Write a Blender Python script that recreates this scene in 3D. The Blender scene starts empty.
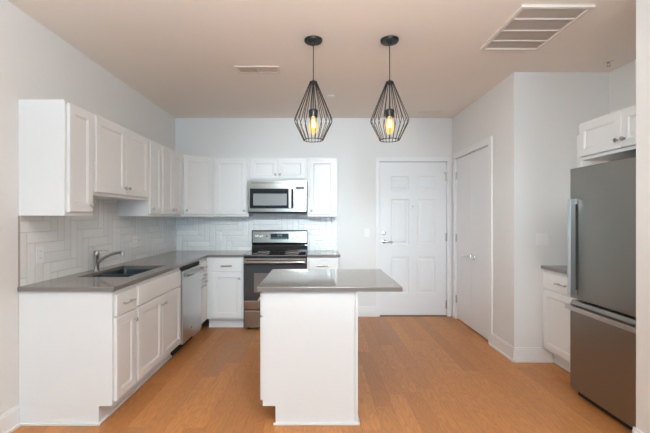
import bpy, bmesh, math, random
from mathutils import Matrix, Vector
random.seed(7)
sc = bpy.context.scene
COL = sc.collection
PI = math.pi

# ------------------------------------------------------------ camera, light, exposure
cam = bpy.data.cameras.new('camera'); co = bpy.data.objects.new('camera', cam); COL.objects.link(co)
co.location = (0, 0, 1.36); co.rotation_euler = (PI/2, 0, 0)
cam.sensor_width = 36; cam.lens = 380*36/650; cam.shift_x = 7.5/650; cam.shift_y = 1.0/650; cam.clip_start = .05
sc.camera = co
sc.view_settings.view_transform = 'Standard'; sc.view_settings.look = 'None'
sc.view_settings.gamma = 1; sc.view_settings.use_curve_mapping = False
sc.view_settings.exposure = 0.15
sc.cycles.max_bounces = 14; sc.cycles.diffuse_bounces = 8
wd = bpy.data.worlds.new('sky'); sc.world = wd; wd.use_nodes = True
wd.node_tree.nodes['Background'].inputs[0].default_value = (.80, .90, 1, 1)
wd.node_tree.nodes['Background'].inputs[1].default_value = 1.2
def area(name, loc, rot, sx, sy, power, colr):
    l = bpy.data.lights.new(name, 'AREA'); l.shape = 'RECTANGLE'; l.size = sx; l.size_y = sy
    l.energy = power; l.color = colr
    o = bpy.data.objects.new(name, l); COL.objects.link(o); o.location = loc; o.rotation_euler = rot
    return o
# daylight coming in through the big window behind the camera
area('window_daylight', (1.25, -9.96, 1.35), (PI/2, 0, 0), 4.6, 2.3, 240, (.50, .79, 1))
# added out-of-view fill light pointing up, brightens the ceiling and ambient
area('added_ceiling_fill', (0, .15, 1.95), (PI, 0, 0), 2.4, 1.2, 138, (.86, .92, .98))
# added out-of-view fill lights that even out the brightness, first towards the far wall
sb = area('added_kitchen_fill', (.15, .10, 2.50), (PI/2-.25, 0, 0), 1.0, .35, 11.5, (.80, .93, 1)); sb.data.spread = math.radians(46)
sb = area('added_kitchen_fill', (-1.1, .10, 2.50), (PI/2-.20, 0, -.76), .5, .3, 3.0, (.80, .93, 1)); sb.data.spread = math.radians(36)  # second added fill, brightens the refrigerator alcove

# ------------------------------------------------------------ materials
class NT:
    def __init__(s, name):
        m = bpy.data.materials.new(name); m.use_nodes = True
        s.m = m; s.t = m.node_tree; s.b = s.t.nodes['Principled BSDF']
    def n(s, typ, **k):
        x = s.t.nodes.new(typ)
        for a, v in k.items(): setattr(x, a, v)
        return x
    def l(s, a, b): s.t.links.new(a, b)
    def put(s, v, inp):
        if isinstance(v, bpy.types.NodeSocket): s.l(v, inp)
        else: inp.default_value = v
    def math(s, op, a, b=0.0, c=0.0):
        x = s.n('ShaderNodeMath', operation=op)
        s.put(a, x.inputs[0]); s.put(b, x.inputs[1]); s.put(c, x.inputs[2])
        return x.outputs[0]
    def mix(s, f, a, b):
        x = s.n('ShaderNodeMix', data_type='RGBA'); s.put(f, x.inputs[0])
        for v, i in ((a, 6), (b, 7)):
            if isinstance(v, tuple) and len(v) == 3: v = v + (1,)
            s.put(v, x.inputs[i])
        return x.outputs[2]
    def bump(s, h, st, dist=.01):
        x = s.n('ShaderNodeBump'); x.inputs['Strength'].default_value = st; x.inputs['Distance'].default_value = dist
        s.l(h, x.inputs['Height']); s.l(x.outputs[0], s.b.inputs['Normal'])
    def noise(s, vec, scale, detail=3, rough=.5):
        x = s.n('ShaderNodeTexNoise'); x.inputs['Scale'].default_value = scale; x.inputs['Detail'].default_value = detail
        x.inputs['Roughness'].default_value = rough
        if vec is not None: s.l(vec, x.inputs['Vector'])
        return x.outputs['Fac']
    def pos(s): return s.n('ShaderNodeTexCoord').outputs['Object']
    def comb(s, x, y, z):
        c = s.n('ShaderNodeCombineXYZ'); s.put(x, c.inputs[0]); s.put(y, c.inputs[1]); s.put(z, c.inputs[2]); return c.outputs[0]
    def sep(s, v):
        c = s.n('ShaderNodeSeparateXYZ'); s.l(v, c.inputs[0]); return c.outputs

def simple(name, colr, rough, metal=0.0, nscale=60, nvar=.03, bump=0.0, coat=0.0, bscale=None):
    t = NT(name); p = t.pos()
    f = t.noise(p, nscale)
    dark = tuple(c*(1-nvar) for c in colr); lite = tuple(min(1, c*(1+nvar)) for c in colr)
    t.l(t.mix(f, dark, lite), t.b.inputs['Base Color'])
    t.b.inputs['Roughness'].default_value = rough; t.b.inputs['Metallic'].default_value = metal
    t.b.inputs['Coat Weight'].default_value = coat
    if bump: t.bump(t.noise(p, bscale or nscale), bump, .002)
    return t.m

M = {}
M['wall'] = simple('wall_paint', (.775, .775, .76), .75, nvar=.015, bump=.25, bscale=350)
M['ceiling'] = simple('ceiling_paint', (.85, .78, .705), .9, nvar=.015, bump=.35, bscale=200)
M['trim'] = simple('trim_paint', (.82, .82, .82), .35, nvar=.01)
M['door'] = simple('door_paint', (.80, .81, .82), .38, nvar=.01)
M['cab'] = simple('cabinet_paint', (.775, .785, .78), .36, nvar=.01)
M['plastic'] = simple('white_plastic', (.84, .84, .83), .35, nvar=.01)
M['nickel'] = simple('brushed_nickel', (.50, .48, .45), .28, 1.0)
M['chrome'] = simple('chrome', (.70, .70, .70), .12, 1.0)
M['added_carpet'] = simple('bounce_cutting_carpet', (.34, .40, .47), .95, nvar=.1, nscale=300, bump=.4)
M['black'] = simple('black_metal', (.020, .019, .018), .38, .4)
M['rubber'] = simple('black_rubber', (.015, .015, .015), .7)
M['glassblack'] = simple('black_glass', (.012, .013, .015), .06, nvar=.0, coat=.5)
M['knobwhite'] = simple('control_knob_metal', (.72, .70, .66), .25, .8)
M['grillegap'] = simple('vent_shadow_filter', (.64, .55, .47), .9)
M['vent'] = simple('vent_enamel', (.76, .69, .62), .6)
M['threshold'] = simple('threshold_metal', (.20, .14, .09), .5)

def steel(name, colr, rough, vertical=True):
    t = NT(name); p = t.pos(); mp = t.n('ShaderNodeMapping'); t.l(p, mp.inputs[0])
    mp.inputs['Scale'].default_value = (6, 6, 300) if not vertical else (300, 300, 4)
    f = t.noise(mp.outputs[0], 1.0, 4)
    t.l(t.mix(f, tuple(c*.93 for c in colr), tuple(c*1.05 for c in colr)), t.b.inputs['Base Color'])
    t.b.inputs['Metallic'].default_value = 1
    t.l(t.math('MULTIPLY_ADD', f, .12, rough-.06), t.b.inputs['Roughness'])
    return t.m
M['steel'] = steel('stainless_steel', (.46, .415, .365), .19, False)
M['steel_dw'] = steel('stainless_steel_vertical', (.62, .62, .62), .30)
M['slate'] = steel('slate_steel', (.31, .30, .275), .34, False)
M['sink'] = steel('sink_steel', (.13, .16, .175), .32)

# quartz counter
t = NT('grey_quartz'); p = t.pos()
f1 = t.noise(p, 420, 2); f2 = t.noise(p, 25, 4)
c1 = t.mix(f1, (.160, .140, .125), (.25, .225, .20)); c2 = t.mix(t.math('MULTIPLY', f2, .35), c1, (.28, .255, .23))
t.l(c2, t.b.inputs['Base Color']); t.b.inputs['Roughness'].default_value = .09
M['quartz'] = t.m

# wood floor: planks running along Y
def floor_mat():
    t = NT('oak_plank_floor'); p = t.sep(t.pos())
    W = .127; L = 1.1
    u = t.math('DIVIDE', t.math('ADD', p[0], 10), W); col = t.math('FLOOR', u); fu = t.math('FRACT', u)
    wn = t.n('ShaderNodeTexWhiteNoise', noise_dimensions='1D'); t.l(col, wn.inputs['W'])
    v = t.math('ADD', t.math('DIVIDE', t.math('ADD', p[1], 10), L), t.math('MULTIPLY', wn.outputs[0], 7.3))
    row = t.math('FLOOR', v); fv = t.math('FRACT', v)
    w2 = t.n('ShaderNodeTexWhiteNoise', noise_dimensions='2D'); t.l(t.comb(col, row, 0), w2.inputs['Vector'])
    r = w2.outputs[0]
    # cathedral grain: distorted waves stretched along the board
    off = t.math('MULTIPLY', r, 37.0)
    gv = t.comb(t.math('ADD', t.math('MULTIPLY', p[0], 1.0), off), t.math('MULTIPLY', p[1], .16), off)
    warp = t.noise(gv, 8.0, 3, .5)
    ring = t.math('MULTIPLY', warp, 58.0)
    grain = t.math('ABSOLUTE', t.math('SINE', ring))
    gv2 = t.comb(t.math('ADD', t.math('MULTIPLY', p[0], 1.0), off), t.math('MULTIPLY', p[1], .05), off)
    fine = t.noise(gv2, 160, 4, .6)
    base = t.mix(r, (.54, .225, .068), (.74, .325, .100))
    dk = t.math('GREATER_THAN', r, .87)
    base = t.mix(t.math('MULTIPLY', dk, .55), base, (.36, .20, .11))
    g = t.math('ADD', t.math('MULTIPLY', t.math('POWER', grain, 3.0), .36), t.math('MULTIPLY', fine, .42))
    colr = t.mix(g, base, (.38, .17, .065))
    eu = t.math('MINIMUM', fu, t.math('SUBTRACT', 1.0, fu)); ev = t.math('MINIMUM', fv, t.math('SUBTRACT', 1.0, fv))
    e1 = t.math('LESS_THAN', t.math('MULTIPLY', eu, W), .0011); e2 = t.math('LESS_THAN', t.math('MULTIPLY', ev, L), .0013)
    e = t.math('MAXIMUM', e1, e2)
    colr = t.mix(t.math('MULTIPLY', e, .45), colr, (.12, .05, .02))
    t.l(colr, t.b.inputs['Base Color'])
    t.l(t.math('MULTIPLY_ADD', fine, .15, .30), t.b.inputs['Roughness'])
    h = t.math('SUBTRACT', t.math('MULTIPLY', fine, .15), e)
    t.b.inputs['Specular IOR Level'].default_value = .35
    t.bump(h, .25, .002)
    return t.m
M['floor'] = floor_mat()

# glossy hand made tile in straight herringbone, 3 x 12 inch
def tile_mat(name, axis, uoff, mirror=False):
    t = NT(name); p = t.sep(t.pos()); W = .0762; n = 4
    u = t.math('DIVIDE', t.math('ADD', p[axis], uoff), W)
    if mirror: u = t.math('MULTIPLY', u, -1.0)
    v = t.math('DIVIDE', t.math('ADD', p[2], 3.0-.908), W)
    i = t.math('FLOOR', u); j = t.math('FLOOR', v); fu = t.math('FRACT', u); fv = t.math('FRACT', v)
    d = t.math('SUBTRACT', i, j); m = t.math('SUBTRACT', d, t.math('MULTIPLY', t.math('FLOOR', t.math('DIVIDE', t.math('ADD', d, .01), 2.0*n)), 2.0*n))
    hor = t.math('LESS_THAN', m, n-.5); ver = t.math('SUBTRACT', 1.0, hor)
    ah = t.math('ADD', m, fu)                                        # along position, horizontal tile
    av = t.math('ADD', t.math('SUBTRACT', 2.0*n-1, m), fv)           # along position, vertical tile
    al = t.math('ADD', t.math('MULTIPLY', hor, ah), t.math('MULTIPLY', ver, av))
    ac = t.math('ADD', t.math('MULTIPLY', hor, fv), t.math('MULTIPLY', ver, fu))
    ea = t.math('MINIMUM', al, t.math('SUBTRACT', float(n), al)); ec = t.math('MINIMUM', ac, t.math('SUBTRACT', 1.0, ac))
    e = t.math('MINIMUM', ea, ec)
    # tile id
    ix = t.math('SUBTRACT', i, t.math('MULTIPLY', hor, m)); jy = t.math('SUBTRACT', j, t.math('MULTIPLY', ver, t.math('SUBTRACT', 2.0*n-1, m)))
    wn = t.n('ShaderNodeTexWhiteNoise', noise_dimensions='3D'); t.l(t.comb(ix, jy, hor), wn.inputs['Vector'])
    r = wn.outputs[0]; rc = t.sep(wn.outputs[1])
    grout = t.math('LESS_THAN', e, .030)
    tone = t.mix(r, (.80, .80, .785), (.88, .88, .865))
    t.l(t.mix(grout, tone, (.60, .60, .58)), t.b.inputs['Base Color'])
    t.l(t.math('MULTIPLY_ADD', grout, .6, .10), t.b.inputs['Roughness'])
    edge = t.math('MINIMUM', t.math('MULTIPLY', e, 7.0), 1.0)
    wav = t.noise(t.pos(), 22, 2)
    til = t.math('ADD', t.math('MULTIPLY', t.math('SUBTRACT', rc[0], .5), t.math('SUBTRACT', al, 2.0)), t.math('MULTIPLY', t.math('SUBTRACT', rc[1], .5), t.math('MULTIPLY', ac, 2.0)))
    h = t.math('ADD', t.math('ADD', t.math('MULTIPLY', edge, .5), t.math('MULTIPLY', wav, 1.3)), t.math('MULTIPLY', til, .55))
    t.bump(h, .8, .004)
    return t.m
M['tile_left'] = tile_mat('glazed_tile_side', 1, 10.325, True)
M['tile_back'] = tile_mat('glazed_tile_back', 0, 10.02, True)

# bulb
def bulb_mat():
    t = NT('amber_bulb_glass'); nt = t.t
    tr = t.n('ShaderNodeBsdfTransparent'); tr.inputs[0].default_value = (1, .80, .50, 1)
    em = t.n('ShaderNodeEmission'); em.inputs[0].default_value = (1, .56, .20, 1); em.inputs[1].default_value = 2.0
    mx = t.n('ShaderNodeMixShader'); mx.inputs[0].default_value = .46
    t.l(tr.outputs[0], mx.inputs[1]); t.l(em.outputs[0], mx.inputs[2])
    t.l(mx.outputs[0], nt.nodes['Material Output'].inputs[0]); return t.m
M['bulb'] = bulb_mat()
t = NT('glowing_filament'); t.b.inputs['Emission Color'].default_value = (1, .66, .30, 1); t.b.inputs['Emission Strength'].default_value = 14
M['filament'] = t.m
t = NT('clock_display'); t.b.inputs['Base Color'].default_value = (.02, .025, .03, 1); t.b.inputs['Roughness'].default_value = .15
M['display'] = t.m
M['digit'] = simple('display_digits', (.45, .60, .62), .4)
M['ovenglass'] = simple('oven_door_glass', (.050, .054, .058), .10, nvar=0)
M['ovenwin'] = simple('oven_window_glass', (.15, .14, .135), .10, nvar=0)
M['micwin'] = simple('microwave_window_mesh', (.30, .31, .31), .18, nvar=.1, nscale=900)

# ------------------------------------------------------------ mesh helpers
def V(*a): return Vector(a)
def new(): return bmesh.new()
def box(bm, x0, x1, y0, y1, z0, z1, mat=None):
    vs = [bm.verts.new((x, y, z)) for z in (z0, z1) for x, y in ((x0, y0), (x1, y0), (x1, y1), (x0, y1))]
    for f in ((3, 2, 1, 0), (4, 5, 6, 7), (0, 1, 5, 4), (1, 2, 6, 5), (2, 3, 7, 6), (3, 0, 4, 7)):
        bm.faces.new([vs[k] for k in f])
    if mat is not None: bmesh.ops.transform(bm, matrix=mat, verts=vs)
    return vs
def tube(bm, a, b, r, seg=12, r2=None):
    a = Vector(a); b = Vector(b); r2 = r if r2 is None else r2
    q = (b-a).to_track_quat('Z', 'Y'); ra = []; rb = []
    for k in range(seg):
        an = 2*PI*k/seg; e = Vector((math.cos(an), math.sin(an), 0))
        ra.append(bm.verts.new(a+q@(e*r))); rb.append(bm.verts.new(b+q@(e*r2)))
    for k in range(seg):
        j = (k+1) % seg; bm.faces.new((ra[k], ra[j], rb[j], rb[k]))
    bm.faces.new(ra[::-1]); bm.faces.new(rb)
def path(bm, pts, r, seg=10, closed=False, rad=None):
    pts = [Vector(p) for p in pts]; n = len(pts); rings = []
    up = None
    for k, p in enumerate(pts):
        if closed: d = pts[(k+1) % n]-pts[k-1]
        else: d = pts[min(k+1, n-1)]-pts[max(k-1, 0)]
        d.normalize()
        if up is None: up = d.orthogonal().normalized()
        up = (up-d*up.dot(d)).normalized(); s = d.cross(up)
        rr = rad[k] if rad else r
        rings.append([bm.verts.new(p+(up*math.cos(2*PI*j/seg)+s*math.sin(2*PI*j/seg))*rr) for j in range(seg)])
    for k in range(n if closed else n-1):
        A = rings[k]; B = rings[(k+1) % n]
        for j in range(seg): bm.faces.new((A[j], A[(j+1) % seg], B[(j+1) % seg], B[j]))
    if not closed: bm.faces.new(rings[0][::-1]); bm.faces.new(rings[-1])
def lathe(bm, prof, o=(0, 0, 0), axis=(0, 0, 1), seg=24):
    q = Vector(axis).to_track_quat('Z', 'Y'); o = Vector(o); rings = []
    for r, h in prof:
        if r < 1e-6: rings.append([bm.verts.new(o+q@Vector((0, 0, h)))])
        else: rings.append([bm.verts.new(o+q@Vector((r*math.cos(2*PI*k/seg), r*math.sin(2*PI*k/seg), h))) for k in range(seg)])
    for A, B in zip(rings, rings[1:]):
        for k in range(seg):
            j = (k+1) % seg
            if len(A) == 1 and len(B) == 1: continue
            if len(A) == 1: bm.faces.new((A[0], B[j], B[k]))
            elif len(B) == 1: bm.faces.new((A[k], A[j], B[0]))
            else: bm.faces.new((A[k], A[j], B[j], B[k]))
    if len(rings[0]) > 1: bm.faces.new(rings[0][::-1])
    if len(rings[-1]) > 1: bm.faces.new(rings[-1])
def grid(bm, us, vs, filled, w0, w1, ax):
    """slab made of grid cells; ax maps (u,v,w) -> (x,y,z)"""
    P = {}
    def g(i, j, k):
        if (i, j, k) not in P: P[i, j, k] = bm.verts.new(ax(us[i], vs[j], (w0, w1)[k]))
        return P[i, j, k]
    F = {(i, j) for i in range(len(us)-1) for j in range(len(vs)-1) if filled((us[i]+us[i+1])/2, (vs[j]+vs[j+1])/2)}
    for i, j in F:
        bm.faces.new((g(i, j, 1), g(i+1, j, 1), g(i+1, j+1, 1), g(i, j+1, 1)))
        bm.faces.new((g(i, j+1, 0), g(i+1, j+1, 0), g(i+1, j, 0), g(i, j, 0)))
        for di, dj, a, b in ((0, -1, (i, j), (i+1, j)), (1, 0, (i+1, j), (i+1, j+1)), (0, 1, (i+1, j+1), (i, j+1)), (-1, 0, (i, j+1), (i, j))):
            if (i+di, j+dj) not in F: bm.faces.new((g(*a, 0), g(*b, 0), g(*b, 1), g(*a, 1)))
def obj(name, bm, m, parent=None, bevel=0.0, smooth=False, label=None, seg=2):
    bmesh.ops.recalc_face_normals(bm, faces=bm.faces)
    me = bpy.data.meshes.new(name); bm.to_mesh(me); bm.free()
    me.materials.append(M[m] if isinstance(m, str) else m)
    o = bpy.data.objects.new(name, me); COL.objects.link(o)
    if parent: o.parent = parent
    if smooth:
        for p in me.polygons: p.use_smooth = True
        try: me.set_sharp_from_angle(angle=math.radians(38))
        except Exception: pass
    if bevel:
        b = o.modifiers.new('bevel', 'BEVEL'); b.width = bevel; b.segments = seg; b.limit_method = 'ANGLE'; b.angle_limit = math.radians(40)
    if label: o['label'] = label
    return o
def thing(name, label, cat, loc=(0, 0, 0), rz=0, group=None):
    o = bpy.data.objects.new(name, None); COL.objects.link(o); o.location = loc; o.rotation_euler = (0, 0, rz)
    o.empty_display_size = .05
    o['label'] = label; o['category'] = cat
    if group: o['group'] = group
    return o
def tag(o, label, cat, group=None):
    o['label'] = label; o['category'] = cat
    if group: o['group'] = group
    return o
def struct(name, bm, m, parent=None, bevel=0.0):
    o = obj(name, bm, m, parent, bevel)
    if parent is None: o['kind'] = 'structure'
    return o

# ------------------------------------------------------------ room shell (metres)
XL, XR, YB, ZC = -1.960, 1.855, 5.234, 2.731
XA, YA, YP, Y0 = 2.753, 3.585, 2.213, -10.0      # alcove side wall, alcove end wall, pillar corner, window wall
bm = new(); box(bm, -4.3, 4.1, Y0-.1, YB+.12, -.06, 0); struct('floor', bm, 'floor')
bm = new(); box(bm, -4.2, 4.0, Y0, .2, 0, .012); struct('floor', bm, 'added_carpet')  # unseen bluish floor covering, added to weaken the warm bounce light
bm = new(); box(bm, -4.3, 4.1, Y0-.1, YB+.12, ZC, ZC+.08); struct('ceiling', bm, 'ceiling')
bm = new(); box(bm, XL-.1, XL, .4, YB, 0, ZC); struct('wall_left', bm, 'wall')
bm = new(); box(bm, -4.2, XL-.1, .4, .5, 0, ZC); box(bm, -4.3, -4.2, Y0, .5, 0, ZC); struct('wall_living_left', bm, 'wall')
ED = (.858, 1.781, 2.128)    # entry door opening
bm = new(); grid(bm, [XL, ED[0]-.018, ED[1]+.018, XA+.1], [0, ED[2]+.018, ZC], lambda u, v: not (ED[0] < u < ED[1] and v < ED[2]), YB, YB+.12, lambda u, v, w: (u, w, v)); struct('wall_back', bm, 'wall')
CD = (4.100, 5.098, 2.145)   # closet opening
bm = new(); grid(bm, [YA, CD[0]-.018, CD[1]+.018, YB], [0, CD[2]+.018, ZC], lambda u, v: not (CD[0] < u < CD[1] and v < CD[2]), XR, XR+.10, lambda u, v, w: (w, u, v)); struct('wall_right', bm, 'wall')
bm = new(); box(bm, XR+.10, XA, YA, YA+.10, 0, ZC); struct('wall_alcove', bm, 'wall')
bm = new(); box(bm, XA, XA+.1, YP-.1, YB, 0, ZC); struct('wall_alcove_side', bm, 'wall')
bm = new(); box(bm, XR, XA, YP-.10, YP, 0, ZC); box(bm, XR, XR+.10, .4, YP-.10, 0, ZC); box(bm, XR+.10, 4.0, .4, .5, 0, ZC); box(bm, 4.0, 4.1, Y0, .5, 0, ZC); struct('wall_pillar', bm, 'wall')
bm = new(); grid(bm, [-4.3, -1.10, 3.6, 4.1], [0, .15, 2.55, ZC], lambda u, v: not (-1.10 < u < 3.6 and .15 < v < 2.55), Y0-.1, Y0, lambda u, v, w: (u, w, v)); struct('wall_front', bm, 'wall')
bm = new()
for x in (-1.10, .06, 1.22, 2.38, 3.55): box(bm, x, x+.05, Y0-.06, Y0-.02, .15, 2.55)
box(bm, -1.10, 3.6, Y0-.06, Y0-.02, .15, .20); box(bm, -1.10, 3.6, Y0-.06, Y0-.02, 2.50, 2.55)
struct('window_1', bm, 'trim')

# baseboards with a shoe strip
def baseboard(name, runs):
    """runs: (x0,y0,x1,y1,nx,ny) straight pieces whose face looks along n"""
    bm = new()
    for x0, y0, x1, y1, nx, ny in runs:
        for t_, z0, z1 in ((.013, 0, .118), (.009, .118, .136), (.024, 0, .018)):
            box(bm, min(x0, x1, x0+nx*t_, x1+nx*t_), max(x0, x1, x0+nx*t_, x1+nx*t_), min(y0, y1, y0+ny*t_, y1+ny*t_), max(y0, y1, y0+ny*t_, y1+ny*t_), z0, z1)
    return struct(name, bm, 'trim')
baseboard('baseboard_left', [(XL, .4, XL, 2.485, 1, 0)])
baseboard('baseboard_back', [(.275, YB, .815, YB, 0, -1)])
baseboard('baseboard_right', [(XR, YA-.013, XR, 4.062, -1, 0), (XR, .4, XR, YP+.013, -1, 0)])
baseboard('baseboard_alcove', [(XR, YA, 2.215, YA, 0, -1)])

# ------------------------------------------------------------ entry door
def panel_door(w, h, th, panels, rec=.009):
    """slab in local x 0..w, front at y=0 looking -y, z 0..h, raised-and-fielded panels"""
    bm = new()
    us = sorted({0, w} | {p[0] for p in panels} | {p[1] for p in panels}); vs = sorted({0, h} | {p[2] for p in panels} | {p[3] for p in panels})
    P = {}
    def g(i, j):
        if (i, j) not in P: P[i, j] = bm.verts.new((us[i], 0, vs[j]))
        return P[i, j]
    for i in range(len(us)-1):
        for j in range(len(vs)-1):
            u = (us[i]+us[i+1])/2; v = (vs[j]+vs[j+1])/2
            pan = [p for p in panels if p[0] < u < p[1] and p[2] < v < p[3]]
            if not pan: bm.faces.new((g(i, j), g(i+1, j), g(i+1, j+1), g(i, j+1)))
            else:
                prev = [g(i, j), g(i+1, j), g(i+1, j+1), g(i, j+1)]
                for ins, dep in ((.012, rec), (.030, rec), (.050, rec*.25)):
                    x0, x1, z0, z1 = us[i]+ins, us[i+1]-ins, vs[j]+ins, vs[j+1]-ins
                    cur = [bm.verts.new((x, dep, z)) for x, z in ((x0, z0), (x1, z0), (x1, z1), (x0, z1))]
                    for k in range(4): bm.faces.new((prev[k], prev[(k+1) % 4], cur[(k+1) % 4], cur[k]))
                    prev = cur
                bm.faces.new(prev)
    # sides and back
    B = [bm.verts.new(p) for p in ((0, th, 0), (w, th, 0), (w, th, h), (0, th, h))]
    bm.faces.new(B[::-1])
    nu, nv = len(us)-1, len(vs)-1
    bm.faces.new([g(i, 0) for i in range(nu+1)][::-1]+[B[0], B[1]])
    bm.faces.new([g(i, nv) for i in range(nu+1)]+[B[2], B[3]])
    bm.faces.new([g(0, j) for j in range(nv+1)]+[B[3], B[0]])
    bm.faces.new([g(nu, j) for j in range(nv+1)][::-1]+[B[1], B[2]])
    return bm
dw, dh = ED[1]-ED[0]-.006, ED[2]-.018
pl = []
for x0, x1 in ((.155, .400), (.520, .765)):
    for z0, z1 in ((.30, .805), (.97, 1.60), (1.72, 1.915)): pl.append((x0, x1, z0, z1))
d1 = obj('door_1', panel_door(dw, dh, .044, pl), 'door'); d1['kind'] = 'structure'; d1.location = (ED[0]+.003, YB+.012, .014)
def lever(bm, x, y, z, sx=1, L=.115):
    """lever set on a face looking -y, lever pointing to sx"""
    lathe(bm, [(0, 0), (.030, 0), (.032, .004), (.030, .010), (.012, .012), (.011, .045), (0, .046)], (x, y, z), (0, -1, 0), 20)
    path(bm, [(x, y-.040, z), (x+sx*.02, y-.046, z+.002), (x+sx*.06, y-.050, z), (x+sx*L, y-.044, z-.004)], .008, 10, rad=[.010, .010, .0085, .007])
bm = new(); lever(bm, .052, 0, 1.015, 1); obj('door_handle', bm, 'chrome', d1, smooth=True)
bm = new(); lathe(bm, [(0, 0), (.029, 0), (.031, .006), (.026, .014), (.012, .016), (.012, .022), (0, .022)], (.052, 0, 1.130), (0, -1, 0), 20); box(bm, .048, .056, -.034, -.02, 1.113, 1.147); obj('deadbolt', bm, 'chrome', d1, smooth=True)
bm = new(); lathe(bm, [(0, 0), (.011, 0), (.010, .004), (.006, .005), (0, .003)], (.455, 0, 1.50), (0, -1, 0), 16); obj('peephole', bm, 'nickel', d1, smooth=True)
for z in (.09, 1.02, 1.85):
    bm = new(); tube(bm, (dw+.003, -.006, z), (dw+.003, -.006, z+.115), .0075, 12); box(bm, dw-.012, dw+.012, -.0025, .001, z, z+.115); obj('hinge', bm, 'nickel', d1, smooth=True)
bm = new(); box(bm, dw-.03, dw+.01, -.012, -.002, 1.955, 1.968); tube(bm, (dw-.03, -.012, 1.961), (dw-.03, -.004, 1.961), .008, 10); obj('hinge_stop', bm, 'nickel', d1)
def casing(name, a0, a1, top, ax, w=.052):
    bm = new()
    lo, hi = a0-.016, a1+.016
    def st(u0, u1, v0, v1, w0, w1):
        q = [ax(u, v, ww) for u in (u0, u1) for v in (v0, v1) for ww in (w0, w1)]
        xs, ys, zs = zip(*q); box(bm, min(xs), max(xs), min(ys), max(ys), min(zs), max(zs))
    # casing on the wall face
    for u0, u1 in ((lo-w+.012, lo+.012), (hi-.012, hi+w-.012)):
        st(u0, u1, 0, top+.004, -.016, 0)
    st(lo-w+.012, hi+w-.012, top+.004, top+.004+w, -.016, 0)
    # jamb lining and stop
    for u0, u1 in ((lo, a0), (a1, hi)): st(u0, u1, 0, top, 0, .10)
    st(lo, hi, top, top+.016, 0, .10)
    for u0, u1 in ((a0, a0+.012), (a1-.012, a1)): st(u0, u1, 0, top, .058, .09)
    st(a0, a1, top-.012, top, .058, .09)
    return struct(name, bm, 'trim', bevel=.002)
casing('trim_1', ED[0], ED[1], ED[2], lambda u, v, w: (u, YB+w, v))
bm = new(); box(bm, ED[0]-.0, ED[1]+.0, YB-.012, YB+.10, 0, .012); struct('trim_2', bm, 'threshold')

# closet double doors in the right wall
casing('trim_3', CD[0], CD[1], CD[2], lambda u, v, w: (XR+w, u, v), .075)
def closet_leaf(name, ylo, yhi, hinge_far):
    w = yhi-ylo; h = CD[2]-.022
    bm = new(); box(bm, 0, w, 0, .035, 0, h)
    o = struct(name, bm, 'door', bevel=.002)
    o.location = (XR+.012, yhi, .018); o.rotation_euler = (0, 0, -PI/2)     # local x runs towards the camera
    hx = 0 if hinge_far else w; lx = w-.055 if hinge_far else .055
    b = new(); lever(b, lx, 0, .865, -1 if hinge_far else 1, .10); obj('door_handle', b, 'chrome', o, smooth=True)
    for z in (.20, 1.02, 1.85):
        b = new(); tube(b, (hx, -.008, z), (hx, -.008, z+.10), .008, 12); box(b, hx-.012, hx+.012, -.003, .001, z, z+.10); obj('hinge', b, 'nickel', o, smooth=True)
    b = new(); cx = w-.05 if hinge_far else .05
    box(b, cx-.018, cx+.018, -.0015, .02, h-.001, h+.006); obj('ball_catch', b, 'threshold', o)
    return o
ym = (CD[0]+CD[1])/2
closet_leaf('door_2', ym+.0015, CD[1]-.003, True)
closet_leaf('door_3', CD[0]+.003, ym-.0015, False)

# ------------------------------------------------------------ cabinets
Z0U, Z1U, ZB = 1.372, 2.134, .878
DT = .020
def knob(x, z, parent, y=-DT):
    bm = new(); lathe(bm, [(0, 0), (.007, 0), (.0055, .004), (.005, .012), (.013, .017), (.0155, .022), (.014, .027), (.008, .030), (0, .0305)], (x, y, z), (0, -1, 0), 20)
    return obj('knob', bm, 'nickel', parent, smooth=True)
def pull(x, z, parent, L=.135, y=-DT):
    bm = new(); tube(bm, (x-L/2, y-.030, z), (x+L/2, y-.030, z), .006, 12)
    for s in (-1, 1): tube(bm, (x+s*L*.36, y, z), (x+s*L*.36, y-.030, z), .005, 10)
    return obj('pull', bm, 'nickel', parent, smooth=True)
def shaker(parent, x0, x1, z0, z1, rail=.056):
    bm = new(); y = -DT
    def ring(i, dep): return [bm.verts.new(q) for q in ((x0+i, y+dep, z0+i), (x1-i, y+dep, z0+i), (x1-i, y+dep, z1-i), (x0+i, y+dep, z1-i))]
    R = [ring(0, DT-.0005), ring(0, .003), ring(.003, 0), ring(rail, 0), ring(rail+.003, .003), ring(rail+.008, .004), ring(rail+.011, .0075)]
    for A, B in zip(R, R[1:]):
        for k in range(4): bm.faces.new((A[k], A[(k+1) % 4], B[(k+1) % 4], B[k]))
    bm.faces.new(R[-1]); bm.faces.new(R[0][::-1])
    return obj('door', bm, 'cab', parent)
def drawer(parent, x0, x1, z0, z1):
    bm = new(); box(bm, x0, x1, -DT, -.0005, z0, z1)
    return obj('drawer', bm, 'cab', parent, bevel=.004)
def base_body(t, w, d=.610, toe='cab', hollow=False):
    bm = new()
    if hollow:      # room for the sink bowls
        box(bm, 0, w, 0, d, .123, .64)
        grid(bm, [0, .018, w-.018, w], [0, .050, d-.02, d], lambda u, v: not (.018 < u < w-.018 and .05 < v < d-.02), .64, ZB, lambda u, v, w_: (u, v, w_))
    else: box(bm, 0, w, 0, d, .123, ZB)
    obj('body', bm, 'cab', t, bevel=.0012)
    bm = new(); box(bm, 0, w, .088, d, 0, .123); obj('toe_kick', bm, toe, t)
    bm = new(); box(bm, 0, w, .074, .088, 0, .018)
    obj('shoe_molding', bm, 'cab', t, bevel=.004)
G = .022
R90 = PI/2
XF = XL+.614            # face of the left base run
YF = YB-.610            # face of the back base run
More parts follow.
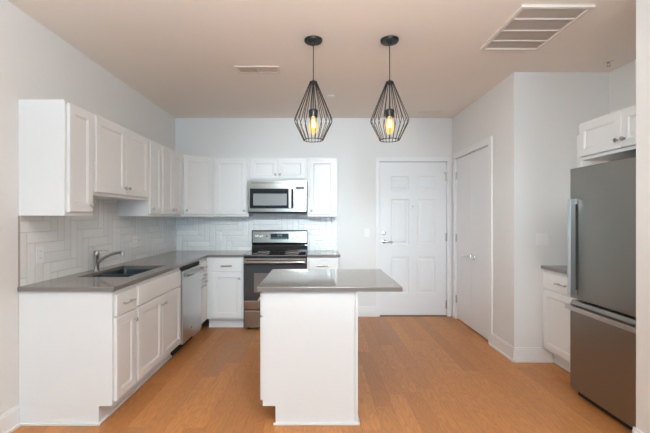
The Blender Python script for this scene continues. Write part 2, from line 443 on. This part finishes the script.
XU, YU = XL+.302, YB-.305
def base_cab(label, w, loc, rz, ndoor=1, kside=1, has_pull=True, d=.610, name='base_cabinet', zk=.625, fill=0):
    t = thing(name, label, 'cabinet', loc, rz)
    base_body(t, w, d, hollow=name == 'sink_cabinet')
    dr = drawer(t, G+fill, w-G, .706, .850)
    if has_pull: pull((w+fill)/2, .777, dr)
    if ndoor == 1:
        dd = shaker(t, G+fill, w-G, .145, .692); knob((w-G-.030) if kside > 0 else G+.030, zk, dd)
    else:
        m = w/2
        a = shaker(t, G, m-.002, .145, .692); knob(m-.032, zk, a)
        b = shaker(t, m+.002, w-G, .145, .692); knob(m+.032, zk, b)
    return t
YN = 2.491
IN = .0254
D = .612
c = base_cab('narrow white base cabinet with drawer and door at the open end', 12*IN, (XF, YN, 0), R90, d=D)
b = new(); box(b, -.014, 0, .074, D, 0, .016); obj('shoe_molding', b, 'cab', c, bevel=.004)
c = base_cab('wide white two-door sink base cabinet with a plain false front, under the faucet', 36*IN, (XF, YN+12*IN, 0), R90, ndoor=2, has_pull=False, name='sink_cabinet', d=D)
# narrow drawer stack in the corner
t = thing('drawer_cabinet', 'narrow white drawer cabinet squeezed between the dishwasher and the corner', 'cabinet', (XF, YN+72*IN, 0), R90)
w = YF-(YN+72*IN)-.001
base_body(t, w, D)
for z0, z1, zp in ((.735, .850, .777), (.652, .725, .690), (.565, .642, .610), (.145, .555, None)):
    dr = drawer(t, G, w-.06, z0, z1)
    if zp: pull((w-.04)/2, zp, dr, .09)
base_cab('white base cabinet with drawer and door between the corner and the range', -.893-XF-.001, (XF+.001, YF, 0), 0, fill=.045)
base_cab('white base cabinet right of the range, mostly behind the island', .381, (-.131+.003, YF, 0), 0, kside=-1)
# alcove base cabinet facing the room
base_cab('white base cabinet under the small counter beside the refrigerator', .612, (2.135, YA-.002, 0), -R90, d=XA-2.135-.001)

def wall_cab(label, w, z0, loc, rz, ndoor=1, kside=1, d=.302, zk=None, name='wall_cabinet'):
    t = thing(name, label, 'cabinet', (loc[0], loc[1], z0), rz)
    h = Z1U-z0
    bm = new(); box(bm, 0, w, 0, d, 0, h); obj('body', bm, 'cab', t, bevel=.0012)
    zk = .055+G if zk is None else zk
    if ndoor == 1:
        dd = shaker(t, G, w-G, .026, h-.018); knob((w-G-.030) if kside > 0 else G+.030, zk, dd)
    else:
        m = w/2
        a = shaker(t, G, m-.002, .026, h-.018); knob(m-.030, zk, a)
        b = shaker(t, m+.002, w-G, .026, h-.018); knob(m+.030, zk, b)
    return t
wall_cab('tall single-door white wall cabinet at the open end of the left row', 12*IN, Z0U, (XU, YN), R90)
wall_cab('short wide two-door white wall cabinet above the sink', 36*IN-.001, 1.524, (XU, YN+12*IN+.0005), R90, ndoor=2, zk=.085)
wall_cab('narrow single-door white wall cabinet just past the short one over the sink', 12*IN, Z0U, (XU, YN+48*IN), R90, kside=-1)
wall_cab('two-door white wall cabinet on the left wall beside the diagonal corner cabinet', 24*IN, Z0U, (XU, YN+60*IN), R90, ndoor=2)
# diagonal corner cabinet
cx0, cy0 = XU, YN+84*IN+.001
cx1, cy1 = XL+.610, YU
ang = math.atan2(cy1-cy0, cx1-cx0); LL = math.hypot(cx1-cx0, cy1-cy0)
t = thing('corner_wall_cabinet', 'diagonal white wall cabinet filling the corner where the two rows meet', 'cabinet', (cx0, cy0, Z0U), ang)
mi = Matrix.Rotation(-ang, 3, 'Z')
pts = [mi@Vector((x-cx0, y-cy0, 0)) for x, y in ((XL, YB), (XL, cy0), (cx0, cy0), (cx1, cy1), (cx1, YB))]
bm = new(); lo = [bm.verts.new((p.x, p.y, 0)) for p in pts]; hi = [bm.verts.new((p.x, p.y, Z1U-Z0U)) for p in pts]
bm.faces.new(lo[::-1]); bm.faces.new(hi)
for k in range(5): bm.faces.new((lo[k], lo[(k+1) % 5], hi[(k+1) % 5], hi[k]))
obj('body', bm, 'cab', t, bevel=.0012)
dd = shaker(t, .022, LL-.022, .026, Z1U-Z0U-.018); knob(.052, .077, dd)
wall_cab('white wall cabinet between the diagonal corner cabinet and the microwave', -.893-cx1-.001, Z0U, (cx1+.0005, YU), 0, d=.305)
wall_cab('low white two-door cabinet directly above the microwave', .760, 1.832, (-.892, YU), 0, ndoor=2, d=.305, zk=.083)
wall_cab('white wall cabinet at the right end, past the microwave', .384, Z0U, (-.130, YU), 0, kside=-1, d=.305)
# alcove uppers
wall_cab('deep white two-door cabinet over the refrigerator', .910, 1.829, (2.17, 3.146), -R90, ndoor=2, d=XA-2.17, zk=.085)
wall_cab('shallow white wall cabinet behind the refrigerator cabinet, only its edge showing', .436, Z0U, (2.448, YA-.001), -R90, d=XA-2.448)

# ------------------------------------------------------------ counters
ZT = .908
SK = (XL+.130, XL+.520, 2.887, 3.580)
XE, YE = XF+.022, YF-.025
bm = new(); us = [XL+.009, SK[0], SK[1], XE, -.897]; vs = [YN-.022, SK[2], SK[3], YE, YB-.009]
def fl(u, v):
    if u > XE and v < YE: return False
    return not (SK[0] < u < SK[1] and SK[2] < v < SK[3])
grid(bm, us, vs, fl, ZB, ZT, lambda u, v, w: (u, v, w))
o = obj('countertop', bm, 'quartz', bevel=.003); tag(o, 'grey quartz L-shaped countertop holding the sink, running into the corner', 'countertop')
bm = new(); box(bm, -.127, .277, YE, YB-.009, ZB, ZT); o = obj('countertop', bm, 'quartz', bevel=.003); tag(o, 'short grey quartz countertop piece right of the range', 'countertop')
bm = new(); box(bm, 2.106, XA, YA-.620, YA-.001, ZB, ZT); o = obj('countertop', bm, 'quartz', bevel=.003); tag(o, 'small grey quartz countertop in the alcove next to the refrigerator', 'countertop')

# backsplash
bm = new(); grid(bm, [YN, YN+12*IN, YN+48*IN, YB-.0085], [ZT, Z0U, 1.524], lambda u, v: v < Z0U or (YN+12*IN < u < YN+48*IN), XL+.0008, XL+.0085, lambda u, v, w: (w, u, v))
t = thing('tile_backsplash', 'glossy off-white herringbone tile backsplash on the left wall behind the sink', 'backsplash')
obj('tiles', bm, 'tile_left', t)
b = new(); box(b, XL, XL+.011, YN-.004, YN, ZT-.03, Z0U); obj('edge_strip', b, 'nickel', t)
bm = new(); box(bm, XL+.009, .252, YB-.0085, YB-.0008, ZT, Z0U); grid(bm, [-.893, -.131], [Z0U, 1.41], lambda u, v: True, YB-.0085, YB-.0008, lambda u, v, w: (u, w, v))
t = thing('tile_backsplash', 'glossy white herringbone tile backsplash on the back wall around the range', 'backsplash')
obj('tiles', bm, 'tile_back', t)
b = new(); box(b, .252, .256, YB-.011, YB, ZT, Z0U); obj('edge_strip', b, 'nickel', t)

# ------------------------------------------------------------ sink and faucet
t = thing('kitchen_sink', 'stainless double-bowl undermount sink set in the grey countertop', 'sink', (0, 0, 0))
x0, x1, y0, y1 = SK; ydiv = 3.235
def bowl(x0, x1, y0, y1, zt, zb):
    bm = new()
    def rr(i, r, z):
        out = []
        for cx, cy, a0 in ((x1-i-r, y1-i-r, 0), (x0+i+r, y1-i-r, 90), (x0+i+r, y0+i+r, 180), (x1-i-r, y0+i+r, 270)):
            for k in range(5):
                a = math.radians(a0+k*22.5); out.append(bm.verts.new((cx+r*math.cos(a), cy+r*math.sin(a), z)))
        return out
    R = [rr(-.010, .035, zt), rr(.004, .030, zt), rr(.006, .030, zt-.02), rr(.012, .045, zb+.02), rr(.030, .05, zb)]
    for A, B in zip(R, R[1:]):
        n = len(A)
        for k in range(n): bm.faces.new((A[k], A[(k+1) % n], B[(k+1) % n], B[k]))
    bm.faces.new(R[-1]); return bm
for ya, yb in ((y0, ydiv-.010), (ydiv+.010, y1)):
    o = obj('bowl', bowl(x0, x1, ya, yb, ZB-.001, ZB-.20), 'sink', t, smooth=True)
    so = o.modifiers.new('s', 'SOLIDIFY'); so.thickness = .0015
    b = new(); cx, cy = (x0+x1)/2, (ya+yb)/2
    lathe(b, [(0, .003), (.025, .003), (.040, .005), (.043, .001), (0, 0)], (cx, cy, ZB-.199), (0, 0, 1), 20); obj('drain', b, 'chrome', o, smooth=True)
t = thing('faucet', 'single-lever brushed nickel faucet standing behind the double sink', 'faucet', (XL+.080, 3.235, ZT))
b = new(); lathe(b, [(0, 0), (.027, 0), (.027, .006), (.0215, .010), (.021, .125), (.0225, .128), (.0225, .158), (.018, .165), (0, .166)], (0, 0, 0), (0, 0, 1), 24); obj('body', b, 'nickel', t, smooth=True)
b = new(); path(b, [(.012, 0, .078), (.035, 0, .092), (.075, 0, .116), (.12, 0, .137), (.165, 0, .150), (.205, 0, .156), (.222, 0, .154)], .012, 12, rad=[.015, .014, .0125, .012, .0115, .0115, .0115]); obj('spout', b, 'nickel', t, smooth=True)
b = new(); tube(b, (.218, 0, .162), (.221, 0, .128), .0135, 16); obj('spray_head', b, 'nickel', t, smooth=True)
b = new(); box(b, -.016, .105, -.009, .009, .166, .171); tube(b, (0, 0, .160), (0, 0, .170), .015, 16); obj('lever', b, 'nickel', t, bevel=.0015)

# ------------------------------------------------------------ dishwasher
wD = 24*IN-.006
t = thing('dishwasher', 'stainless dishwasher with bar handle set into the left base cabinets', 'dishwasher', (XF, YN+48*IN+.003, 0), R90)
b = new(); box(b, 0, wD, .012, .58, .11, ZB-.004); obj('tub', b, 'rubber', t)
b = new(); box(b, .003, wD-.003, -.030, .012, .115, .832); obj('door', b, 'steel_dw', t, bevel=.004)
b = new(); box(b, .003, wD-.003, -.004, .012, .836, .873); obj('dark_gap_strip', b, 'rubber', t)  # black strip painted in for the dark gap above the door
b = new(); path(b, [(.035, -.066, .785), (.10, -.075, .785), (wD/2, -.079, .785), (wD-.10, -.075, .785), (wD-.035, -.066, .785)], .0125, 12)
for x in (.040, wD-.040): box(b, x-.016, x+.016, -.068, -.029, .774, .806)
obj('handle', b, 'steel', t, smooth=True)
b = new(); lathe(b, [(0, 0), (.010, 0), (.010, .0015), (0, .0015)], (wD*.42, -.030, .215), (0, -1, 0), 20); obj('emblem', b, 'rubber', t)
b = new(); box(b, 0, wD, .075, .40, 0, .108); obj('toe_kick', b, 'rubber', t)

# ------------------------------------------------------------ range
xr0, xr1 = -.893, -.133
wR = xr1-xr0-.004
t = thing('range', 'stainless electric range with black glass top and backguard below the microwave', 'range', (xr0+.002, YF, 0))
b = new(); box(b, 0, wR, 0, .600, .03, .893); obj('body', b, 'rubber', t)
b = new(); box(b, -.001, wR+.001, -.048, .515, .893, .905); obj('cooktop_frame', b, 'steel', t, bevel=.003)
b = new(); box(b, .006, wR-.006, -.040, .510, .905, .911); ct = obj('glass_cooktop', b, 'glassblack', t, bevel=.002)
for bx, by, br in ((.19, .11, .10), (.57, .11, .085), (.19, .37, .075), (.57, .37, .10)):
    b = new(); path(b, [(bx+br*math.cos(a*PI/16), by+br*math.sin(a*PI/16), .9112) for a in range(32)], .0012, 6, closed=True); obj('burner_ring', b, 'vent', ct)
# backguard
b = new(); vs_ = []
prof = [(.520, .905), (.520, .925), (.548, .985), (.535, 1.010), (.520, 1.012), (.530, 1.180), (.545, 1.188), (.600, 1.188), (.600, .905)]
L_ = [b.verts.new((0, y, z)) for y, z in prof]; R_ = [b.verts.new((wR, y, z)) for y, z in prof]
b.faces.new(L_); b.faces.new(R_[::-1])
for k in range(len(prof)): b.faces.new((L_[k], R_[k], R_[(k+1) % len(prof)], L_[(k+1) % len(prof)]))
bg = obj('backguard', b, 'glassblack', t, bevel=.003)
tilt = Matrix.Translation((0, .520, 1.012))@Matrix.Rotation(-math.atan2(.010, .168), 4, 'X')
b = new(); box(b, .012, wR-.012, -.004, .004, .008, .160, tilt); obj('control_panel', b, 'steel', bg, bevel=.002)
b = new(); box(b, .255, .500, -.006, -.003, .055, .130, tilt); obj('display', b, 'display', bg, bevel=.001)
b = new()
for k, x in enumerate((.350, .365, .386, .401)):
    for q in ((0, .010, .022, .024), (0, .010, 0, .002), (0, .002, 0, .024), (.008, .010, 0, .024)):
        box(b, x+q[0], x+q[1], -.0066, -.0058, .092+q[2], .092+q[3], tilt)
for k in range(10): box(b, .268+k*.022, .280+k*.022, -.0066, -.0058, .066, .072, tilt)
obj('display_digits', b, 'digit', bg)
for x in (.062, .125, .562, .628, .692):
    b = new(); p = tilt@Vector((x, -.004, .090)); lathe(b, [(0, 0), (.024, 0), (.024, .004), (.018, .006), (.016, .026), (.014, .028), (0, .028)], p, tilt.to_3x3()@Vector((0, -1, 0)), 20)
    box(b, x-.003, x+.003, -.037, -.03, .074, .106, tilt); obj('knob', b, 'knobwhite', bg, smooth=True)
b = new(); p = tilt@Vector((.205, -.004, .095)); lathe(b, [(0, 0), (.009, 0), (.009, .003), (0, .003)], p, (0, -1, 0), 16); obj('indicator', b, 'rubber', bg)
# oven door
b = new(); box(b, .002, wR-.002, -.045, 0, .358, .868); od = obj('oven_door', b, 'ovenglass', t, bevel=.004)
b = new(); box(b, .002, wR-.002, -.047, -.001, .252, .356); obj('door_trim', b, 'steel', od, bevel=.003)
b = new(); box(b, .002, wR-.002, -.048, -.040, .800, .868); obj('door_trim', b, 'steel', od, bevel=.003)
b = new(); box(b, .125, wR-.125, -.0462, -.044, .455, .690); obj('oven_window', b, 'ovenwin', od, bevel=.001)
b = new(); path(b, [(.02, -.094, .826), (wR/2, -.098, .826), (wR-.02, -.094, .826)], .019, 14)
for x in (.035, wR-.035): box(b, x-.016, x+.016, -.092, -.046, .812, .840)
obj('handle', b, 'steel', od, smooth=True)
b = new(); box(b, .002, wR-.002, -.046, 0, .030, .236); wd_ = obj('storage_drawer', b, 'steel', t, bevel=.004)
for x in (.05, wR-.05):
    for y in (.03, .55):
        b = new(); tube(b, (x, y, 0), (x, y, .031), .018, 12); obj('foot', b, 'rubber', t)
b = new(); box(b, 0, .006, -.046, .02, .03, .893); obj('side_panel', b, 'rubber', t)

# ------------------------------------------------------------ microwave
t = thing('microwave', 'stainless over-the-range microwave mounted between the back wall cabinets', 'microwave', (xr0+.003, YB-.40, 1.413))
wM, hM = .753, .417
b = new(); box(b, 0, wM, .028, .398, .004, hM); obj('body', b, 'rubber', t)
b = new(); box(b, 0, wM, 0, .030, .018, hM); obj('front_frame', b, 'steel', t, bevel=.004)
b = new(); box(b, .030, .585, -.004, .002, .062, .315); mwd = obj('door_glass', b, 'glassblack', t, bevel=.002)
b = new(); box(b, .072, .500, -.0055, -.003, .100, .250); obj('window', b, 'micwin', mwd, bevel=.001)
b = new(); box(b, .525, .560, -.040, -.028, .065, .312)
for z in (.08, .285): box(b, .532, .553, -.030, -.003, z, z+.018)
obj('handle', b, 'steel', t, bevel=.003)
b = new(); box(b, .590, wM-.006, -.004, .002, .030, hM-.012); cp = obj('control_panel', b, 'steel', t, bevel=.002)
b = new(); box(b, .615, wM-.030, -.0052, -.0035, .300, .345); obj('display', b, 'display', cp)
for r in range(5):
    for c_ in range(3):
        b = new(); box(b, .618+c_*.038, .644+c_*.038, -.0048, -.0035, .085+r*.040, .104+r*.040); obj('key', b, 'knobwhite', cp)
b = new(); box(b, .22, .52, .03, .20, 0, .006); obj('grease_filter', b, 'rubber', t)
b = new()
for k in range(26): box(b, .05+k*.0253, .066+k*.0253, -.001, .004, hM-.034, hM-.026)
obj('top_vent', b, 'rubber', t)

# ------------------------------------------------------------ island
XI0, XI1, YI0, YI1 = -.360, .265, 2.495, 3.305
t = thing('kitchen_island', 'white kitchen island cabinet with plain end panel under a grey overhanging top', 'island', (XI0, YI1, 0), -R90)
LI, DI = YI1-YI0, XI1-XI0
b = new(); box(b, 0, LI, 0, DI-.020, .123, ZB); box(b, 0, LI, .084, DI-.020, 0, .123); obj('body', b, 'cab', t)
b = new(); box(b, -.004, LI+.004, DI-.018, DI, 0, ZB); obj('back_panel', b, 'cab', t, bevel=.0015)
b = new(); box(b, LI, LI+.013, .070, DI, 0, .016); box(b, -.010, LI+.013, DI, DI+.013, 0, .016); obj('shoe_molding', b, 'cab', t, bevel=.004)
m = LI/2
for x0_, x1_, kx in ((G, m-.01, m-.045), (m+.01, LI-.024, m+.045)):
    dr = drawer(t, x0_, x1_, .708, .862); pull((x0_+x1_)/2, .785, dr)
    dd = shaker(t, x0_, x1_, .150, .698); knob(kx, .63, dd)
bm = new(); box(bm, -.3935, .554, 2.467, 3.330, ZB, ZT); o = obj('island_top', bm, 'quartz', bevel=.003); tag(o, 'polished grey quartz slab overhanging the white kitchen island', 'countertop')

# ------------------------------------------------------------ refrigerator
FX = 1.952; FY1 = 2.938; FW = .718
t = thing('refrigerator', 'slate-grey steel refrigerator with bottom freezer drawer in the alcove', 'refrigerator', (FX, FY1, 0), -R90)
b = new(); box(b, .004, FW-.004, .070, .745, .045, 1.722); obj('body', b, 'slate', t, bevel=.004)
b = new(); box(b, 0, FW, 0, .062, .745, 1.734); up = obj('fridge_door', b, 'slate', t, bevel=.006)
b = new(); box(b, .004, .004+FW-.008, .062, .070, .75, 1.728); box(b, .004, FW-.004, .058, .070, .06, .72); obj('gasket', b, 'rubber', t)
b = new(); L1 = [(0, .055), (0, .700), (.014, .728), (.062, .728), (.062, .055)]
A_ = [b.verts.new((0, y, z)) for y, z in L1]; B_ = [b.verts.new((FW, y, z)) for y, z in L1]
b.faces.new(A_); b.faces.new(B_[::-1])
for k in range(5): b.faces.new((A_[k], B_[k], B_[(k+1) % 5], A_[(k+1) % 5]))
fd = obj('freezer_drawer', b, 'slate', t, bevel=.005)
b = new(); box(b, .045, .080, -.052, -.010, .775, 1.500)
for z in (.775, 1.462): box(b, .0455,   .0795, -.010, .001, z, z+.038)
obj('handle', b, 'steel_dw', up, bevel=.003)
b = new(); box(b, .030, FW-.030, -.062, -.045, .668, .700)
for x in (.030, FW-.068): box(b, x, x+.038, -.045, .001, .668, .700)
obj('handle', b, 'steel_dw', fd, bevel=.003)
b = new(); box(b, .02, FW-.02, .05, .60, .0, .046); obj('toe_grille', b, 'rubber', t)
b = new(); box(b, FW-.10, FW-.02, .02, .10, 1.734, 1.75); obj('hinge_cover', b, 'slate', t, bevel=.003)

# ------------------------------------------------------------ pendants
def pendant(x, y, label):
    t = thing('pendant_light', label, 'pendant light', (x, y, ZC), 0, 'wire cage pendants over the island')
    b = new(); lathe(b, [(0, 0), (.070, 0), (.070, -.012), (.064, -.020), (.018, -.024), (.010, -.040), (0, -.040)], seg=32); obj('canopy', b, 'black', t, smooth=True)
    b = new(); tube(b, (0, 0, -.035), (0, 0, -.326), .0035, 10); obj('cord', b, 'black', t, smooth=True)
    b = new(); lathe(b, [(0, -.313), (.010, -.313), (.014, -.322), (.030, -.325), (.031, -.340), (.010, -.344), (0, -.344)], seg=24); obj('cap', b, 'black', t, smooth=True)
    b = new(); tube(b, (0, 0, -.338), (0, 0, -.548), .0045, 10); obj('stem', b, 'black', t, smooth=True)
    b = new(); lathe(b, [(0, -.536), (.020, -.536), (.034, -.544), (.036, -.554), (.034, -.568), (.032, -.600), (.028, -.602), (.02, -.600), (0, -.600)], seg=24); so = obj('socket', b, 'black', t, smooth=True)
    n = 20
    for k in range(n):
        a = 2*PI*(k+.5)/n; ca, sa = math.cos(a), math.sin(a); b = new()
        path(b, [(r*ca, r*sa, z) for r, z in ((.028, -.333), (.088, -.478), (.143, -.610), (.1455, -.628), (.140, -.644), (.108, -.708), (.077, -.772), (.073, -.778), (.068, -.776))], .0025, 8)
        obj('wire', b, 'black', t, smooth=True)
    b = new(); path(b, [(.074*math.cos(2*PI*k/32), .074*math.sin(2*PI*k/32), -.774) for k in range(32)], .0027, 8, closed=True); obj('bottom_ring', b, 'black', t, smooth=True)
    b = new(); lathe(b, [(.013, -.598), (.016, -.613), (.029, -.640), (.035, -.668), (.034, -.692), (.025, -.716), (.011, -.729), (0, -.731)], seg=24)
    bu = obj('bulb', b, 'bulb', t, smooth=True)
    b = new()
    for k in range(5):
        a = 2*PI*k/5
        path(b, [(.006*math.cos(a), .006*math.sin(a), -.618), (.013*math.cos(a), .013*math.sin(a), -.678), (.005*math.cos(a+.6), .005*math.sin(a+.6), -.628)], .0022, 6)
    obj('filament', b, 'filament', bu)
    lp = bpy.data.lights.new('bulb_light', 'POINT'); lp.energy = 6; lp.color = (1, .62, .30); lp.shadow_soft_size = .02
    lo_ = bpy.data.objects.new('bulb_light', lp); COL.objects.link(lo_); lo_.location = (0, 0, -.653); lo_.parent = t
pendant(-.032, 2.93, 'black wire-cage pendant with amber bulb, the left one over the island')
pendant(.556, 2.93, 'black wire-cage pendant with amber bulb, the right one, nearer the entry door')

# ------------------------------------------------------------ ceiling fittings
t = thing('return_air_grille', 'large four-section return air grille in the ceiling near the alcove', 'air vent', (1.313, 2.444, ZC))
w_, l_ = .475, .640
b = new()
grid(b, [0, .026, w_-.026, w_], [0, .026, l_-.026, l_], lambda u, v: not (.026 < u < w_-.026 and .026 < v < l_-.026), -.018, 0, lambda u, v, w: (u, v, w))
for k in (1, 2, 3): box(b, .0265, w_-.0265, k*l_/4-.006, k*l_/4+.006, -.016, -.003)
obj('frame', b, 'vent', t, bevel=.002)
b = new()
for k in range(48):
    y = .028+k*(l_-.056)/48
    box(b, .024, w_-.024, 0, .009, -.001, 0, Matrix.Translation((0, y, -.010))@Matrix.Rotation(.6, 4, 'X'))
obj('louvres', b, 'vent', t)
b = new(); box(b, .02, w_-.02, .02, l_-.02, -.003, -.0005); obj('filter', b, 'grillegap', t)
def register(label, x0, x1, y0, y1, nh):
    t = thing('ceiling_register', label, 'air vent', (x0, y0, ZC))
    w, l = x1-x0, y1-y0; b = new(); e = .028 if l > .1 else .012
    grid(b, [0, e, w-e, w], [0, e, l-e, l], lambda u, v: not (e < u < w-e and e < v < l-e), -.008, 0, lambda u, v, w: (u, v, w))
    if nh == 2: box(b, w/2-.008, w/2+.008, 0, l, -.008, 0)
    obj('frame', b, 'vent', t, bevel=.0015)
    b = new(); n = 22 if nh == 2 else 3
    if nh == 2:
        for k in range(n):
            x = e+(k+.5)*(w-2*e)/n; s = -1 if k < n/2 else 1
            box(b, -.0006, .0006, e, l-e, -.011, 0, Matrix.Translation((x, 0, 0))@Matrix.Rotation(s*.55, 4, 'Y'))
    else:
        for k in range(n): y = e+(k+.5)*(l-2*e)/n; box(b, e, w-e, y-.004, y+.004, -.006, -.004)
    obj('louvres', b, 'vent', t)
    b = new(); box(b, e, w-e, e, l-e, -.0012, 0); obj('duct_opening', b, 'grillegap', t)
register('small two-section louvred register in the ceiling over the sink side', -.750, -.350, 3.436, 3.605, 2)
register('slim ceiling register near the back wall in front of the entry door', 1.30, 1.585, 4.85, 4.95, 1)
b = new(); lathe(b, [(0, 0), (.042, 0), (.042, -.004), (.036, -.009), (0, -.010)], (.15, 4.284, ZC), seg=28); tag(obj('sprinkler_cover', b, 'plastic', smooth=True), 'round white cover plate on the ceiling behind the pendants', 'sprinkler')
t = thing('fire_sprinkler', 'small pendent fire sprinkler on the alcove ceiling above the refrigerator', 'sprinkler', (2.55, 3.33, ZC))
b = new(); lathe(b, [(0, 0), (.040, 0), (.038, -.006), (.018, -.008), (0, -.008)], seg=24); obj('escutcheon', b, 'vent', t, smooth=True)
b = new(); tube(b, (0, 0, -.006), (0, 0, -.020), .010); 
for s in (-1, 1): path(b, [(s*.009, 0, -.018), (s*.014, 0, -.030), (s*.004, 0, -.045)], .002, 8)
lathe(b, [(0, -.044), (.016, -.045), (.016, -.047), (0, -.048)], seg=16); obj('head', b, 'nickel', t, smooth=True)

# ------------------------------------------------------------ outlets and switches (local: plate looks -y)
def plate(name, label, loc, rz, gangs, kind):
    t = thing(name, label, 'outlet' if kind == 'outlet' else 'light switch', loc, rz)
    w = .070+.046*(gangs-1); b = new(); box(b, -w/2, w/2, -.0055, 0, -.058, .058); pl_ = obj('cover_plate', b, 'plastic', t, bevel=.002)
    for g in range(gangs):
        cx = (g-(gangs-1)/2)*.046
        if kind == 'outlet':
            for s in (-1, 1):
                b = new(); box(b, cx-.016, cx+.016, -.0075, -.005, s*.024-.014, s*.024+.014); rc = obj('receptacle', b, 'plastic', pl_, bevel=.002)
                b = new()
                for q in (-.006, .006): box(b, cx+q-.001, cx+q+.001, -.0078, -.0070, s*.024-.003, s*.024+.006)
                obj('slots', b, 'rubber', rc)
        else:
            b = new(); box(b, cx-.015, cx+.015, -.0085, -.005, -.032, .032); obj('rocker', b, 'plastic', pl_, bevel=.002)
XS = XL+.0085; YS = YB-.0085
plate('wall_outlet', 'white outlet on the left tile wall, nearest the open end of the counter', (XS, 2.667, 1.10), R90, 1, 'outlet')
plate('wall_outlet', 'double white outlet plate on the left tile wall past the faucet', (XS, 4.05, 1.10), R90, 2, 'outlet')
plate('wall_outlet', 'white outlet on the back tile wall between the corner and the range', (-1.353, YS, 1.10), 0, 1, 'outlet')
plate('wall_outlet', 'white outlet on the back tile wall right of the range', (.033, YS, 1.10), 0, 1, 'outlet')
plate('light_switch', 'single white light switch on the wall just beside the entry door', (.680, YB, 1.15), 0, 1, 'switch')
plate('light_switch', 'double white light switch on the alcove end wall above the small counter', (2.118, YA, 1.155), 0, 2, 'switch')
